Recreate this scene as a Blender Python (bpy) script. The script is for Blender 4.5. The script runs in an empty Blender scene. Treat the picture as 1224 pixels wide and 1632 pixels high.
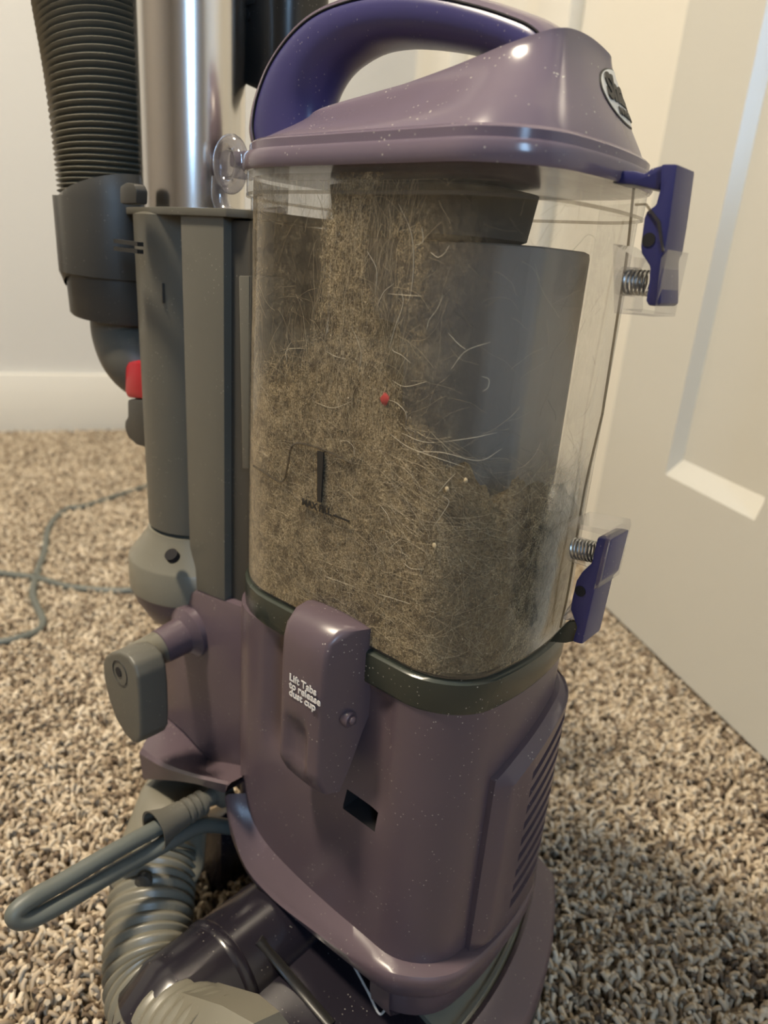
import bpy, bmesh, math, random
from mathutils import Vector, Matrix, noise
from mathutils.bvhtree import BVHTree
random.seed(7)
sin, cos, pi, rad = math.sin, math.cos, math.pi, math.radians
C = bpy.context.scene
COL = C.collection
S = 0.65                       # one drawing unit is 0.65 m
# ------------------------------------------------------------------ camera
F, PITCH, ROLL, CAMZ = 1130.0, rad(19.5), rad(4.5), 0.62
r0 = Vector((1, 0, 0)); fw = Vector((0, cos(PITCH), -sin(PITCH))); u0 = r0.cross(fw)
rt = r0*cos(ROLL)+u0*sin(ROLL); up = u0*cos(ROLL)-r0*sin(ROLL)
cd = bpy.data.cameras.new('camera'); cam = bpy.data.objects.new('camera', cd); COL.objects.link(cam)
m = Matrix.Identity(4)
for i in range(3):
    m[i][0], m[i][1], m[i][2] = rt[i], up[i], -fw[i]
m.translation = Vector((0, 0, CAMZ*S)); cam.matrix_world = m
cd.sensor_fit = 'VERTICAL'; cd.sensor_height = 36; cd.lens = F/1632*36
cd.clip_start = 0.01; cd.dof.use_dof = True; cd.dof.focus_distance = 0.29; cd.dof.aperture_fstop = 9.0
C.camera = cam
# ------------------------------------------------------------------ world, lamps, exposure
w = bpy.data.worlds.new('world'); C.world = w; w.use_nodes = True
w.node_tree.nodes['Background'].inputs[0].default_value = (0.40, 0.66, 1.0, 1)
w.node_tree.nodes['Background'].inputs[1].default_value = 26.0
C.view_settings.view_transform = 'Standard'; C.view_settings.look = 'None'
C.view_settings.exposure = 0.2; C.view_settings.gamma = 1.0; C.view_settings.use_curve_mapping = False
C.cycles.use_denoising = True
C.cycles.max_bounces = 10; C.cycles.transparent_max_bounces = 24; C.cycles.diffuse_bounces = 4
C.cycles.caustics_reflective = False; C.cycles.caustics_refractive = False
WA = rad(24)                                                   # the room's turn
WX = Vector((cos(WA), sin(WA), 0)); WY = Vector((-sin(WA), cos(WA), 0))
def room(x, y, z=0): return WX*x+WY*y+Vector((0, 0, z))
def area(name, loc, aim, size, power, color, shape='DISK', size_y=None, portal=False):
    l = bpy.data.lights.new(name, 'AREA'); l.shape = shape; l.size = size; l.energy = power; l.color = color
    if size_y: l.size_y = size_y
    o = bpy.data.objects.new(name, l); COL.objects.link(o); o.location = loc
    o.rotation_euler = (Vector(aim)-Vector(loc)).to_track_quat('-Z', 'Y').to_euler()
    if portal: l.cycles.is_portal = True
    return o
LAMP = room(-0.72, 0.45, 2.36)
area('ceiling_lamp_light', LAMP, LAMP-Vector((0, 0, 1)), 0.30, 78, (1.0, 0.86, 0.66))
WIN = (-0.52, -0.12, 0.75, 1.95)                                 # window opening: x0, x1, z0, z1 in the wall behind
WALLF = -1.9
area('window_portal', room((WIN[0]+WIN[1])/2, WALLF-0.06, (WIN[2]+WIN[3])/2), room((WIN[0]+WIN[1])/2, 3, (WIN[2]+WIN[3])/2),
     WIN[1]-WIN[0], 1, (1, 1, 1), 'RECTANGLE', WIN[3]-WIN[2], True)

# ------------------------------------------------------------------ materials
class MB:
    def __init__(s, name):
        s.m = bpy.data.materials.new(name); s.m.use_nodes = True; s.t = s.m.node_tree; s.n = s.t.nodes; s.l = s.t.links
        s.b = s.n['Principled BSDF']; s.out = s.n['Material Output']
    def add(s, t, **k):
        n = s.n.new(t)
        for a, v in k.items(): setattr(n, a, v)
        return n
    def link(s, a, b): s.l.new(a, b)
    def coord(s): return s.add('ShaderNodeTexCoord').outputs['Object']
    def noise(s, sc, det=4, rough=.6, vec=None, dist=0):
        n = s.add('ShaderNodeTexNoise'); n.inputs['Scale'].default_value = sc; n.inputs['Detail'].default_value = det
        n.inputs['Roughness'].default_value = rough; n.inputs['Distortion'].default_value = dist
        s.link(vec or s.coord(), n.inputs['Vector']); return n.outputs['Fac']
    def ramp(s, fac, stops):
        r = s.add('ShaderNodeValToRGB'); e = r.color_ramp.elements
        while len(e) < len(stops): e.new(.5)
        for k, (p, c) in zip(e, stops):
            k.position = p; k.color = (c, c, c, 1) if isinstance(c, (int, float)) else (*c, 1)
        s.link(fac, r.inputs[0]); return r.outputs[0]
    def mix(s, fac, a, b, mode='MIX'):
        n = s.add('ShaderNodeMix', data_type='RGBA', blend_type=mode)
        for i, v in ((0, fac), (6, a), (7, b)):
            if isinstance(v, (int, float)): n.inputs[i].default_value = v
            elif isinstance(v, tuple): n.inputs[i].default_value = (*v, 1)
            else: s.link(v, n.inputs[i])
        return n.outputs[2]
    def math(s, op, a, b=0.0, clamp=False):
        n = s.add('ShaderNodeMath', operation=op, use_clamp=clamp)
        for i, v in ((0, a), (1, b)):
            if isinstance(v, (int, float)): n.inputs[i].default_value = v
            else: s.link(v, n.inputs[i])
        return n.outputs[0]
    def bump(s, h, strength, dist):
        b = s.add('ShaderNodeBump'); b.inputs['Strength'].default_value = strength; b.inputs['Distance'].default_value = dist
        s.link(h, b.inputs['Height']); s.link(b.outputs[0], s.b.inputs['Normal'])

def plastic(name, col, rough=.3, specks=.5, spec=.5, var=.12, grain=0.0):
    """moulded plastic: slight colour variation, scuffed gloss and fine pale dust specks lying on it"""
    k = MB(name); co = k.coord()
    big = k.noise(18, 3, .5, co)
    dark = tuple(c*(1-var) for c in col); light = tuple(min(1, c*(1+var)) for c in col)
    c = k.mix(big, dark, light)
    if specks:
        v = k.add('ShaderNodeTexVoronoi'); v.inputs['Scale'].default_value = 420; k.link(co, v.inputs['Vector'])
        gate = k.ramp(k.noise(60, 2, .5, co), [(.50, 0), (.62, 1)])
        d = k.ramp(v.outputs['Distance'], [(.10, 1), (.16, 0)])
        c = k.mix(k.math('MULTIPLY', k.math('MULTIPLY', d, gate), specks), c, (.62, .58, .50))
    k.link(c, k.b.inputs['Base Color'])
    rr = k.noise(35, 5, .7, co)
    mr = k.add('ShaderNodeMapRange'); mr.inputs[3].default_value = rough*.8; mr.inputs[4].default_value = rough*1.3
    k.link(rr, mr.inputs[0]); k.link(mr.outputs[0], k.b.inputs['Roughness'])
    k.b.inputs['Specular IOR Level'].default_value = spec
    if grain: k.bump(k.noise(900, 2, .5, co), grain, .0004)
    return k.m
def simple(name, col, rough=.5, metal=0, **k2):
    k = MB(name); co = k.coord()
    c = k.mix(k.noise(30, 3, .6, co), tuple(x*.92 for x in col), tuple(min(1, x*1.06) for x in col))
    k.link(c, k.b.inputs['Base Color']); k.b.inputs['Roughness'].default_value = rough; k.b.inputs['Metallic'].default_value = metal
    return k.m
def clear(name, tint=(.95, .95, .95), gloss=1.0, haze=0.0, hazecol=(.5, .47, .42)):
    """thin clear plastic: see-through with a fresnel sheen and a little haze of scratches"""
    k = MB(name); k.n.remove(k.b)
    tr = k.add('ShaderNodeBsdfTransparent'); tr.inputs[0].default_value = (*tint, 1)
    gl = k.add('ShaderNodeBsdfGlossy'); gl.inputs['Roughness'].default_value = .06
    lw = k.add('ShaderNodeLayerWeight'); lw.inputs[0].default_value = .5      # thin sheet: the same sheen from both sides
    fr = k.math('ADD', k.math('MULTIPLY', k.math('POWER', lw.outputs['Facing'], 5.0), .93), .045)
    m1 = k.add('ShaderNodeMixShader'); k.link(k.math('MULTIPLY', fr, gloss), m1.inputs[0])
    k.link(tr.outputs[0], m1.inputs[1]); k.link(gl.outputs[0], m1.inputs[2]); o = m1.outputs[0]
    if haze:
        df = k.add('ShaderNodeBsdfDiffuse'); df.inputs[0].default_value = (*hazecol, 1)
        m2 = k.add('ShaderNodeMixShader'); m2.inputs[0].default_value = haze
        k.link(o, m2.inputs[1]); k.link(df.outputs[0], m2.inputs[2]); o = m2.outputs[0]
    k.link(o, k.out.inputs[0]); return k.m

M = {}
M['mauve'] = plastic('mauve_plastic', (.092, .067, .080), .30)
M['mauve_gloss'] = plastic('glossy_mauve_plastic', (.150, .118, .152), .16, .7)
M['indigo'] = plastic('indigo_plastic', (.040, .036, .130), .30, .25)
M['navy'] = plastic('navy_plastic', (.022, .024, .105), .32, .35)
M['plum'] = plastic('dark_plum_plastic', (.013, .011, .016), .22, .3)
M['grey'] = plastic('warm_grey_plastic', (.100, .096, .080), .42, .25, .4)
M['grey_dark'] = plastic('dark_grey_plastic', (.048, .046, .041), .40, .2, .4)
M['grey_light'] = plastic('olive_grey_plastic', (.150, .142, .112), .33, .1)
M['gasket'] = plastic('dark_green_grey_plastic', (.030, .036, .028), .22, .5)
M['black'] = plastic('black_plastic', (.016, .015, .014), .32, .15)
M['hole'] = simple('seam_and_hole_shade', (.006, .005, .006), .9)  # near-black: shade inside slots and holes put into colour; also the handle seam
M['print_black'] = simple('black_print', (.012, .012, .012), .5)
M['print_white'] = simple('pale_grey_print', (.62, .60, .58), .5)
M['white_badge'] = simple('white_badge', (.72, .70, .64), .3)
M['red'] = plastic('red_plastic', (.38, .010, .020), .3, 0)
M['red_lint'] = simple('red_lint', (.42, .04, .035), .9)
M['chrome'] = MB('brushed_metal').m
_b = M['chrome'].node_tree.nodes['Principled BSDF']; _b.inputs['Base Color'].default_value = (.72, .70, .68, 1)
_b.inputs['Metallic'].default_value = 1; _b.inputs['Roughness'].default_value = .2
M['steel'] = simple('spring_steel', (.5, .5, .48), .3, 1)
M['clear'] = clear('clear_cup_plastic', (.96, .96, .955), 1.0, .02)
M['clear_part'] = clear('clear_moulding', (.80, .80, .84), 2.6, .07, (.6, .58, .62))
M['clear_case'] = clear('clear_latch_case', (.93, .93, .94), 1.5, .02, (.6, .58, .62))
M['clear_ridge'] = clear('moulded_clear_ridge', (.56, .53, .48), 1.2, .05)
M['window_smoky'] = clear('scuffed_clear_window', (.75, .76, .70), 1.0, .45, (.38, .38, .31))
M['inner'] = plastic('dusty_grey_inner_plastic', (.27, .235, .195), .6, 0)
M['filter'] = simple('grey_filter_foam', (.10, .098, .09), .95)
M['cord'] = plastic('grey_cord', (.095, .105, .095), .45, 0)

def wallmat(name, col, rough=.7):
    k = MB(name); co = k.coord()
    c = k.mix(k.noise(3, 3, .5, co), tuple(x*.97 for x in col), col); k.link(c, k.b.inputs['Base Color'])
    k.b.inputs['Roughness'].default_value = rough; k.bump(k.noise(260, 2, .5, co), .06, .001); return k.m
M['wall'] = wallmat('wall_paint', (.56, .56, .545)); M['wall_far'] = wallmat('bounce_cut_wall', (.24, .22, .20)); M['trim'] = wallmat('white_trim_paint', (.70, .685, .63), .4)  # wall_far: unseen left and front walls, darkened to cut bounce onto the vacuum
M['door'] = wallmat('door_paint', (.54, .535, .495), .22); M['ceil'] = wallmat('ceiling_paint', (.8, .79, .76))

# ------------------------------------------------------------------ mesh helpers (drawing units in, metres out)
OX, OY, TURN = .038, .368, rad(-39.5)
EX = Vector((cos(TURN), sin(TURN), 0)); EY = Vector((-sin(TURN), cos(TURN), 0)); ORG = Vector((OX, OY, 0))
def tag(o, label=None, cat=None, group=None, kind=None):
    for a, v in (('label', label), ('category', cat), ('group', group), ('kind', kind)):
        if v: o[a] = v
    return o
def place_v(o):
    o.location = ORG*S; o.rotation_euler = (0, 0, TURN)
def mk(name, verts, faces, mat, parent=None, frame='V', smooth=40, kind=None, label=None, fmats=None):
    me = bpy.data.meshes.new(name); me.from_pydata([Vector(v)*S for v in verts], [], faces); me.validate()
    bm = bmesh.new(); bm.from_mesh(me); bmesh.ops.recalc_face_normals(bm, faces=bm.faces); bm.to_mesh(me); bm.free()
    for x in (mat if isinstance(mat, (list, tuple)) else [mat]): me.materials.append(M[x] if isinstance(x, str) else x)
    if fmats:
        for i, v in enumerate(fmats): me.polygons[i].material_index = v
    if smooth:
        me.shade_smooth(); me.set_sharp_from_angle(angle=rad(smooth))
    o = bpy.data.objects.new(name, me); COL.objects.link(o)
    if parent: o.parent = parent
    elif frame == 'V': place_v(o)
    if kind: o['kind'] = kind
    if label: o['label'] = label
    return o
def join(*parts):
    V, Fc = [], []
    for v, f in parts:
        k = len(V); V += list(v); Fc += [[i+k for i in q] for q in f]
    return V, Fc
def loft(rings, caps=(True, True), closed=True):
    V = [Vector(p) for r in rings for p in r]; n = len(rings[0]); Fc = []
    for k in range(len(rings)-1):
        for i in range(n if closed else n-1):
            j = (i+1) % n; Fc.append((k*n+i, k*n+j, (k+1)*n+j, (k+1)*n+i))
    if caps[0]: Fc.append(tuple(range(n))[::-1])
    if caps[1]: Fc.append(tuple(range((len(rings)-1)*n, len(rings)*n)))
    return V, Fc
def cr(P, n, closed=False):
    """Catmull-Rom through P, n samples"""
    P = [Vector(p) for p in P]; out = []; L = len(P)
    for k in range(n):
        t = k/(n if closed else n-1)*(L if closed else L-1); i = min(int(t), L-1 if closed else L-2); f = t-i
        g = (lambda j: P[j % L]) if closed else (lambda j: P[j] if 0 <= j < L else (P[0]*2-P[1] if j < 0 else P[-1]*2-P[-2]))
        a, b, c, d = g(i-1), g(i), g(i+1), g(i+2)
        out.append(.5*((2*b)+(c-a)*f+(2*a-5*b+4*c-d)*f*f+(3*b-a-3*c+d)*f**3))
    return out
def tube(path, rads, sides=12, caps=True, flat=1.0, normal=None):
    """sweep a circle (or an ellipse, flat across 'normal') along a path"""
    path = [Vector(p) for p in path]; rings = []; up_ = None
    if isinstance(rads, (int, float)): rads = [rads]*len(path)
    for i, p in enumerate(path):
        t = (path[min(i+1, len(path)-1)]-path[max(i-1, 0)]).normalized()
        if normal is not None: up_ = Vector(normal)
        elif up_ is None: up_ = Vector((0, 0, 1)) if abs(t.z) < .8 else Vector((1, 0, 0))
        a = t.cross(up_).normalized(); b = a.cross(t).normalized(); up_ = b if normal is None else up_
        rings.append([p+a*(rads[i]*cos(q))+b*(rads[i]*flat*sin(q)) for q in [2*pi*k/sides for k in range(sides)]])
    return loft(rings, (caps, caps))
def bevel_prism(poly, y0, y1, bev=.002, axis='Y', seg=2):
    """a 2-D outline pushed along an axis, all edges rounded"""
    bm = bmesh.new()
    def v3(p, d): return Vector((p[0], d, p[1])) if axis == 'Y' else (Vector((d, p[0], p[1])) if axis == 'X' else Vector((p[0], p[1], d)))
    a = [bm.verts.new(v3(p, y0)) for p in poly]; b = [bm.verts.new(v3(p, y1)) for p in poly]; n = len(poly)
    bm.faces.new(a); bm.faces.new(b[::-1])
    for i in range(n): bm.faces.new((a[i], b[i], b[(i+1) % n], a[(i+1) % n]))
    bmesh.ops.recalc_face_normals(bm, faces=bm.faces)
    if bev:
        es = [e for e in bm.edges if e.calc_face_angle(0) > rad(20)]
        bmesh.ops.bevel(bm, geom=es, offset=bev, segments=seg, profile=.6, affect='EDGES', clamp_overlap=True)
    bm.verts.ensure_lookup_table(); bm.verts.index_update()
    V = [v.co.copy() for v in bm.verts]; Fc = [[v.index for v in f.verts] for f in bm.faces]; bm.free(); return V, Fc
def box(x0, x1, y0, y1, z0, z1, bev=.001): return bevel_prism([(x0, z0), (x1, z0), (x1, z1), (x0, z1)], y0, y1, bev)
def revolve(c, prof, n=48, axis=Vector((0, 0, 1)), caps=(True, True)):
    """prof: (radius, height along axis)"""
    axis = axis.normalized(); a = axis.orthogonal().normalized(); b = axis.cross(a)
    return loft([[Vector(c)+axis*h+a*(r*cos(2*pi*k/n))+b*(r*sin(2*pi*k/n)) for k in range(n)] for r, h in prof], caps)
def lerp(a, b, t): return a+(b-a)*t
def sm(a, b, x): t = max(0, min(1, (x-a)/(b-a))); return t*t*(3-2*t)
# sight lines of the measured photograph: a point at a chosen depth plane of the vacuum's own frame
def _ray(x, y):
    d = (rt*(x-612)+up*(816-y)+fw*F); return Vector((d.dot(EX), d.dot(EY), d.z))
_c = Vector((0, 0, CAMZ))-ORG; CAML = Vector((_c.dot(EX), _c.dot(EY), CAMZ))
def atY(x, y, Y): d = _ray(x, y); return CAML+d*((Y-CAML.y)/d.y)
def atX(x, y, X): d = _ray(x, y); return CAML+d*((X-CAML.x)/d.x)
def polyY(pts, Y): return [(p.x, p.z) for p in (atY(x, y, Y) for x, y in pts)]
def text(name, body, size, origin, right, upv, mat, parent, ext=.0002, align='LEFT', bold=0.0, kind=None, shear=0):
    cu = bpy.data.curves.new(name, 'FONT'); cu.body = body; cu.size = size*S; cu.extrude = ext*S; cu.align_x = align
    cu.offset = bold*S; cu.resolution_u = 3; cu.space_line = .8; cu.shear = shear
    cu.materials.append(M[mat]); o = bpy.data.objects.new(name, cu); COL.objects.link(o); o.parent = parent
    r_ = Vector(right).normalized(); n_ = r_.cross(Vector(upv)).normalized(); u_ = n_.cross(r_)
    mm = Matrix.Identity(4)
    for i in range(3): mm[i][0], mm[i][1], mm[i][2] = r_[i], u_[i], n_[i]
    mm.translation = Vector(origin)*S; o.matrix_local = mm
    return o
# outline of the cup and body seen from above: flat sides, bowed front, round back
def plan(off=0, z=0, xmin=-.222, xmax=.0123, y0=0, y1=.16, rr=.07, rf=.035, b=.013, nst=14, na=9, dish=None):
    x0, x1, ya, yb = xmin-off, xmax+off, y0-off, y1+off; R, r = rr+off, rf+off; P = []
    def line(a, c, n): P.extend((lerp(a[0], c[0], k/n), lerp(a[1], c[1], k/n)) for k in range(n))
    def arc(cx, cy, q, a0, a1, n): P.extend((cx+q*cos(lerp(a0, a1, k/n)), cy+q*sin(lerp(a0, a1, k/n))) for k in range(n))
    line((x0+R, ya), (x1-r, ya), nst*2); arc(x1-r, ya+r, r, -pi/2, 0, na); line((x1, ya+r), (x1, yb-r), nst); arc(x1-r, yb-r, r, 0, pi/2, na)
    line((x1-r, yb), (x0+R, yb), nst); arc(x0+R, yb-R, R, pi/2, pi, na); line((x0, yb-R), (x0, ya+R), 3); arc(x0+R, ya+R, R, pi, 1.5*pi, na)
    out = []
    for x, y in P:
        q = max(0, 1-((y-.08)/.08)**2)*sm(-.12, .0, x)*b
        out.append(Vector((x+q, y, z)))
    return out
def front_x(Y, off=0):
    """how far forward the bowed front stands at a given width"""
    r = .035; x = .0123+off
    yy = min(max(Y, 0), .16)
    if yy < r: x = .0123+off-r+math.sqrt(max(0, r*r-(r-yy)**2))
    if yy > .16-r: x = .0123+off-r+math.sqrt(max(0, r*r-(yy-.16+r)**2))
    return x+.013*max(0, 1-((yy-.08)/.08)**2)

# ================================================================== the room
def rbox(name, x0, x1, y0, y1, z0, z1, mat, parent=None, bev=.0, kind='structure'):
    if bev: V, Fc = box(x0, x1, y0, y1, z0, z1, bev)
    else:
        V = [Vector((x, y, z)) for z in (z0, z1) for x, y in ((x0, y0), (x1, y0), (x1, y1), (x0, y1))]
        Fc = [(3, 2, 1, 0), (4, 5, 6, 7), (0, 1, 5, 4), (1, 2, 6, 5), (2, 3, 7, 6), (3, 0, 4, 7)]
    return mk(name, [room(v[0], v[1], v[2])/S for v in V], Fc, mat, parent, 'W', kind=None if parent else kind)
def several(name, boxes, mat, kind='structure', parent=None):
    V, Fc = [], []
    for x0, x1, y0, y1, z0, z1 in boxes:
        k = len(V); V += [room(x, y, z)/S for z in (z0, z1) for x, y in ((x0, y0), (x1, y0), (x1, y1), (x0, y1))]
        Fc += [[i+k for i in q] for q in ((3, 2, 1, 0), (4, 5, 6, 7), (0, 1, 5, 4), (1, 2, 6, 5), (2, 3, 7, 6), (3, 0, 4, 7))]
    return mk(name, V, Fc, mat, parent, 'W', kind=None if parent else kind, smooth=0)
XL, XR, YB, YF, ZC = -2.3, .737, 1.673, WALLF, 2.42
k = MB('carpet_backing'); k.link(k.ramp(k.noise(300, 4), [(.3, (.10, .075, .05)), (.7, (.30, .245, .175))]), k.b.inputs['Base Color'])
k.b.inputs['Roughness'].default_value = .95; M['backing'] = k.m
rbox('floor', XL-.1, XR+.1, YF-.1, YB+.1, -.05, -.008, 'backing')
rbox('ceiling', XL-.1, XR+.1, YF-.1, YB+.1, ZC, ZC+.05, 'ceil')
rbox('wall_back', XL-.1, XR+.1, YB, YB+.1, -.05, ZC, 'wall')
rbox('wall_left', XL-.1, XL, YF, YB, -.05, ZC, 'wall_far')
rbox('wall_right', XR, XR+.1, YF, YB, -.05, ZC, 'trim')
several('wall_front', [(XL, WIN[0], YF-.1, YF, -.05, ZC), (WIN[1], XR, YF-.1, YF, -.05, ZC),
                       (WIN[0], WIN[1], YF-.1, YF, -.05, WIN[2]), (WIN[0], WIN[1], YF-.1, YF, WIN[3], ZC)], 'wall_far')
fr = several('window_1', [(WIN[0], WIN[0]+.05, YF-.08, YF+.01, WIN[2], WIN[3]), (WIN[1]-.05, WIN[1], YF-.08, YF+.01, WIN[2], WIN[3]),
                          (WIN[0], WIN[1], YF-.08, YF+.01, WIN[2], WIN[2]+.05), (WIN[0], WIN[1], YF-.08, YF+.01, WIN[3]-.05, WIN[3])], 'trim')
several('window_pane', [(WIN[0]+.05, WIN[1]-.05, YF-.05, YF-.044, WIN[2]+.05, WIN[3]-.05)], 'clear', None, fr)
rbox('baseboard_back', XL, XR, YB-.014, YB, -.008, .124, 'trim', bev=.003)
rbox('baseboard_left', XL, XL+.014, YF, YB-.014, -.008, .124, 'trim', bev=.003)
rbox('trim_1', XR-.036, XR, 1.43, 1.52, -.008, 2.1, 'trim', bev=.003)
rbox('trim_2', XR-.026, XR, 1.06, 1.15, -.008, 2.1, 'trim', bev=.003)
# ceiling lamp: a shallow drum whose disc gives the warm light
LX, LY = -.72, .45
lampM = MB('lamp_diffuser'); lampM.b.inputs['Base Color'].default_value = (.8, .75, .65, 1)
lampM.b.inputs['Emission Color'].default_value = (1, .78, .5, 1); lampM.b.inputs['Emission Strength'].default_value = 3; M['lamp'] = lampM.m
lo = bpy.data.objects.new('ceiling_lamp', None); COL.objects.link(lo); lo.location = room(LX, LY, ZC)
tag(lo, 'round flush ceiling lamp with a warm glowing disc', 'lamp')
def lamp_part(n, prof, mat):
    V, Fc = revolve((0, 0, 0), [(r/S, h/S) for r, h in prof], 40); return mk(n, V, Fc, mat, lo, 'W')
lamp_part('lamp_base', [(.19, 0), (.19, -.03), (.175, -.035)], 'trim'); lamp_part('diffuser', [(.165, -.03), (.165, -.045), (.15, -.05)], 'lamp')

# the door standing open on the right: a slab with a recessed, bevelled panel
HIN = (.615, .700); DA = math.atan2(-.982, -.186)               # hinge edge and direction, in room metres
def dpt(a, d, z):                                              # along the door, out towards the camera side, up
    return room(HIN[0]+cos(DA)*a+sin(DA)*d, HIN[1]+sin(DA)*a-cos(DA)*d, z)/S
DW, DT = .66, .035
def panel_slab():
    xs = [0, .131, .1365, .2755, .281, .40, .4055, .5445, .550, DW]; zs = [.006, .203, .222, 1.05, 1.069, 1.2, 1.219, 1.90, 1.919, 2.03]
    def dep(i, j):
        inx = i in (2, 3, 6, 7); inz = j in (2, 3, 6, 7)
        return -.0142 if inx and inz else 0
    V, Fc = [], []
    for j, z in enumerate(zs):
        for i, x in enumerate(xs): V.append(dpt(x, dep(i, j), z))
    n = len(xs)
    for j in range(len(zs)-1):
        for i in range(n-1): Fc.append((j*n+i, j*n+i+1, (j+1)*n+i+1, (j+1)*n+i))
    b = len(V); L = [dpt(0, 0, zs[0]), dpt(DW, 0, zs[0]), dpt(DW, 0, zs[-1]), dpt(0, 0, zs[-1]), dpt(0, -DT, zs[0]), dpt(DW, -DT, zs[0]), dpt(DW, -DT, zs[-1]), dpt(0, -DT, zs[-1])]
    V += L; Fc += [(b+4, b+5, b+6, b+7), (b, b+1, b+5, b+4), (b+1, b+2, b+6, b+5), (b+2, b+3, b+7, b+6), (b+3, b, b+4, b+7)]
    return V, Fc
V, Fc = panel_slab(); door = mk('door_1', V, Fc, 'door', None, 'W', 0, kind='structure')
V, Fc = revolve(dpt(.61, 0, .96), [(.0, 0), (.03/S, 0), (.03/S, .006/S), (.012/S, .01/S), (.012/S, .04/S), (.03/S, .05/S), (.03/S, .065/S), (.0, .075/S)], 32, Vector(dpt(.6, 1, 1)-dpt(.6, 0, 1)))
mk('door_handle', V, Fc, 'chrome', door, 'W')

# carpet pile: short twisted tufts set over the floor by geometry nodes
def carpet():
    k = MB('carpet_yarn')
    oi = k.add('ShaderNodeObjectInfo')
    n1 = k.noise(55, 3, .6, oi.outputs['Location']); n2 = k.noise(7, 3, .6, oi.outputs['Location'])
    f = k.math('ADD', k.math('MULTIPLY', oi.outputs['Random'], .62), k.math('MULTIPLY', n1, .55)); f = k.math('ADD', f, k.math('MULTIPLY', k.math('SUBTRACT', n2, .5), .35))
    c = k.ramp(f, [(.18, (.075, .052, .036)), (.36, (.20, .150, .105)), (.52, (.42, .34, .245)), (.80, (.56, .48, .365)), (1.0, (.68, .60, .48))])
    k.link(c, k.b.inputs['Base Color']); k.b.inputs['Roughness'].default_value = .9; k.b.inputs['Specular IOR Level'].default_value = .15
    q = [room(-1.45, -.05), room(.70, -.05), room(.735, 1.655), room(-1.45, 1.655)]
    o = mk('carpet_pile', [Vector((v.x, v.y, -.008))/S for v in q], [(0, 1, 2, 3)], k.m, None, 'W', 0, kind='stuff')
    tag(o, 'beige and brown flecked carpet pile covering the whole floor', 'carpet')
    g = bpy.data.node_groups.new('carpet_tufts', 'GeometryNodeTree')
    g.interface.new_socket('Geometry', in_out='INPUT', socket_type='NodeSocketGeometry'); g.interface.new_socket('Geometry', in_out='OUTPUT', socket_type='NodeSocketGeometry')
    N = g.nodes; L = g.links
    gi = N.new('NodeGroupInput'); go = N.new('NodeGroupOutput')
    d = N.new('GeometryNodeDistributePointsOnFaces'); d.inputs['Density'].default_value = 100000
    bz = N.new('GeometryNodeCurveQuadraticBezier'); bz.inputs['Resolution'].default_value = 4
    bz.inputs['Start'].default_value = (0, 0, 0); bz.inputs['Middle'].default_value = (.0005, .0025, .0085); bz.inputs['End'].default_value = (.0052, .0030, .0088)
    cc = N.new('GeometryNodeCurvePrimitiveCircle'); cc.inputs['Resolution'].default_value = 5; cc.inputs['Radius'].default_value = .00135
    cm = N.new('GeometryNodeCurveToMesh'); cm.inputs['Fill Caps'].default_value = True
    ss = N.new('GeometryNodeSetShadeSmooth'); sm_ = N.new('GeometryNodeSetMaterial'); sm_.inputs['Material'].default_value = k.m
    ip = N.new('GeometryNodeInstanceOnPoints')
    rr = N.new('FunctionNodeRandomValue'); rr.data_type = 'FLOAT_VECTOR'; rr.inputs[0].default_value = (-.45, -.45, 0); rr.inputs[1].default_value = (.45, .45, 6.283)
    rs = N.new('FunctionNodeRandomValue'); rs.data_type = 'FLOAT'; rs.inputs[2].default_value = .75; rs.inputs[3].default_value = 1.3; rs.inputs['Seed'].default_value = 3
    L.new(gi.outputs[0], d.inputs['Mesh']); L.new(bz.outputs[0], cm.inputs['Curve']); L.new(cc.outputs[0], cm.inputs['Profile Curve'])
    L.new(cm.outputs[0], ss.inputs[0]); L.new(ss.outputs[0], sm_.inputs[0]); L.new(sm_.outputs[0], ip.inputs['Instance'])
    L.new(d.outputs['Points'], ip.inputs['Points']); L.new(rr.outputs[0], ip.inputs['Rotation']); L.new(rs.outputs[1], ip.inputs['Scale'])
    L.new(ip.outputs[0], go.inputs[0])
    md = o.modifiers.new('tufts', 'NODES'); md.node_group = g
carpet()

# ================================================================== the vacuum cleaner
vac = bpy.data.objects.new('vacuum_cleaner', None); COL.objects.link(vac); place_v(vac)
tag(vac, 'mauve upright vacuum cleaner with a clear dust cup, standing on the carpet', 'vacuum cleaner')

# ---- front body under the cup
def body_rings():
    zs = [.122, .1225, .1235, .126]+[.13+.01*i for i in range(23)]+[.355, .36]
    R = []
    for z in zs:
        off = -.006 if z < .1222 else (-.003 if z < .123 else 0)
        ring = plan(off, z, rr=.05, xmin=-.215, nst=24)
        out = []
        for p in ring:
            if p.y < .03:                                       # shallow finger hollow behind the release tab
                g = sm(-.160, -.140, p.x)*(1-sm(-.045, -.022, p.x))*sm(.245, .275, z)*(1-sm(.352, .36, z)); p.y += .006*g
            out.append(p)
        R.append(out)
    return R
V, Fc = loft(body_rings())
body = mk('main_body', V, Fc, 'mauve', vac)
def cut(o, V, Fc):                                             # take a pocket out of a finished mesh
    c = mk('pocket', V, Fc, 'hole', vac); md = o.modifiers.new('b', 'BOOLEAN'); md.operation = 'DIFFERENCE'; md.object = c; md.solver = 'EXACT'; md.material_mode = 'TRANSFER'
    bpy.context.view_layer.update()
    me = bpy.data.meshes.new_from_object(o.evaluated_get(bpy.context.evaluated_depsgraph_get())); o.modifiers.clear(); old = o.data; o.data = me
    bpy.data.meshes.remove(old); cm = c.data; bpy.data.objects.remove(c); bpy.data.meshes.remove(cm)
    me.shade_smooth(); me.set_sharp_from_angle(angle=rad(35))
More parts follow.
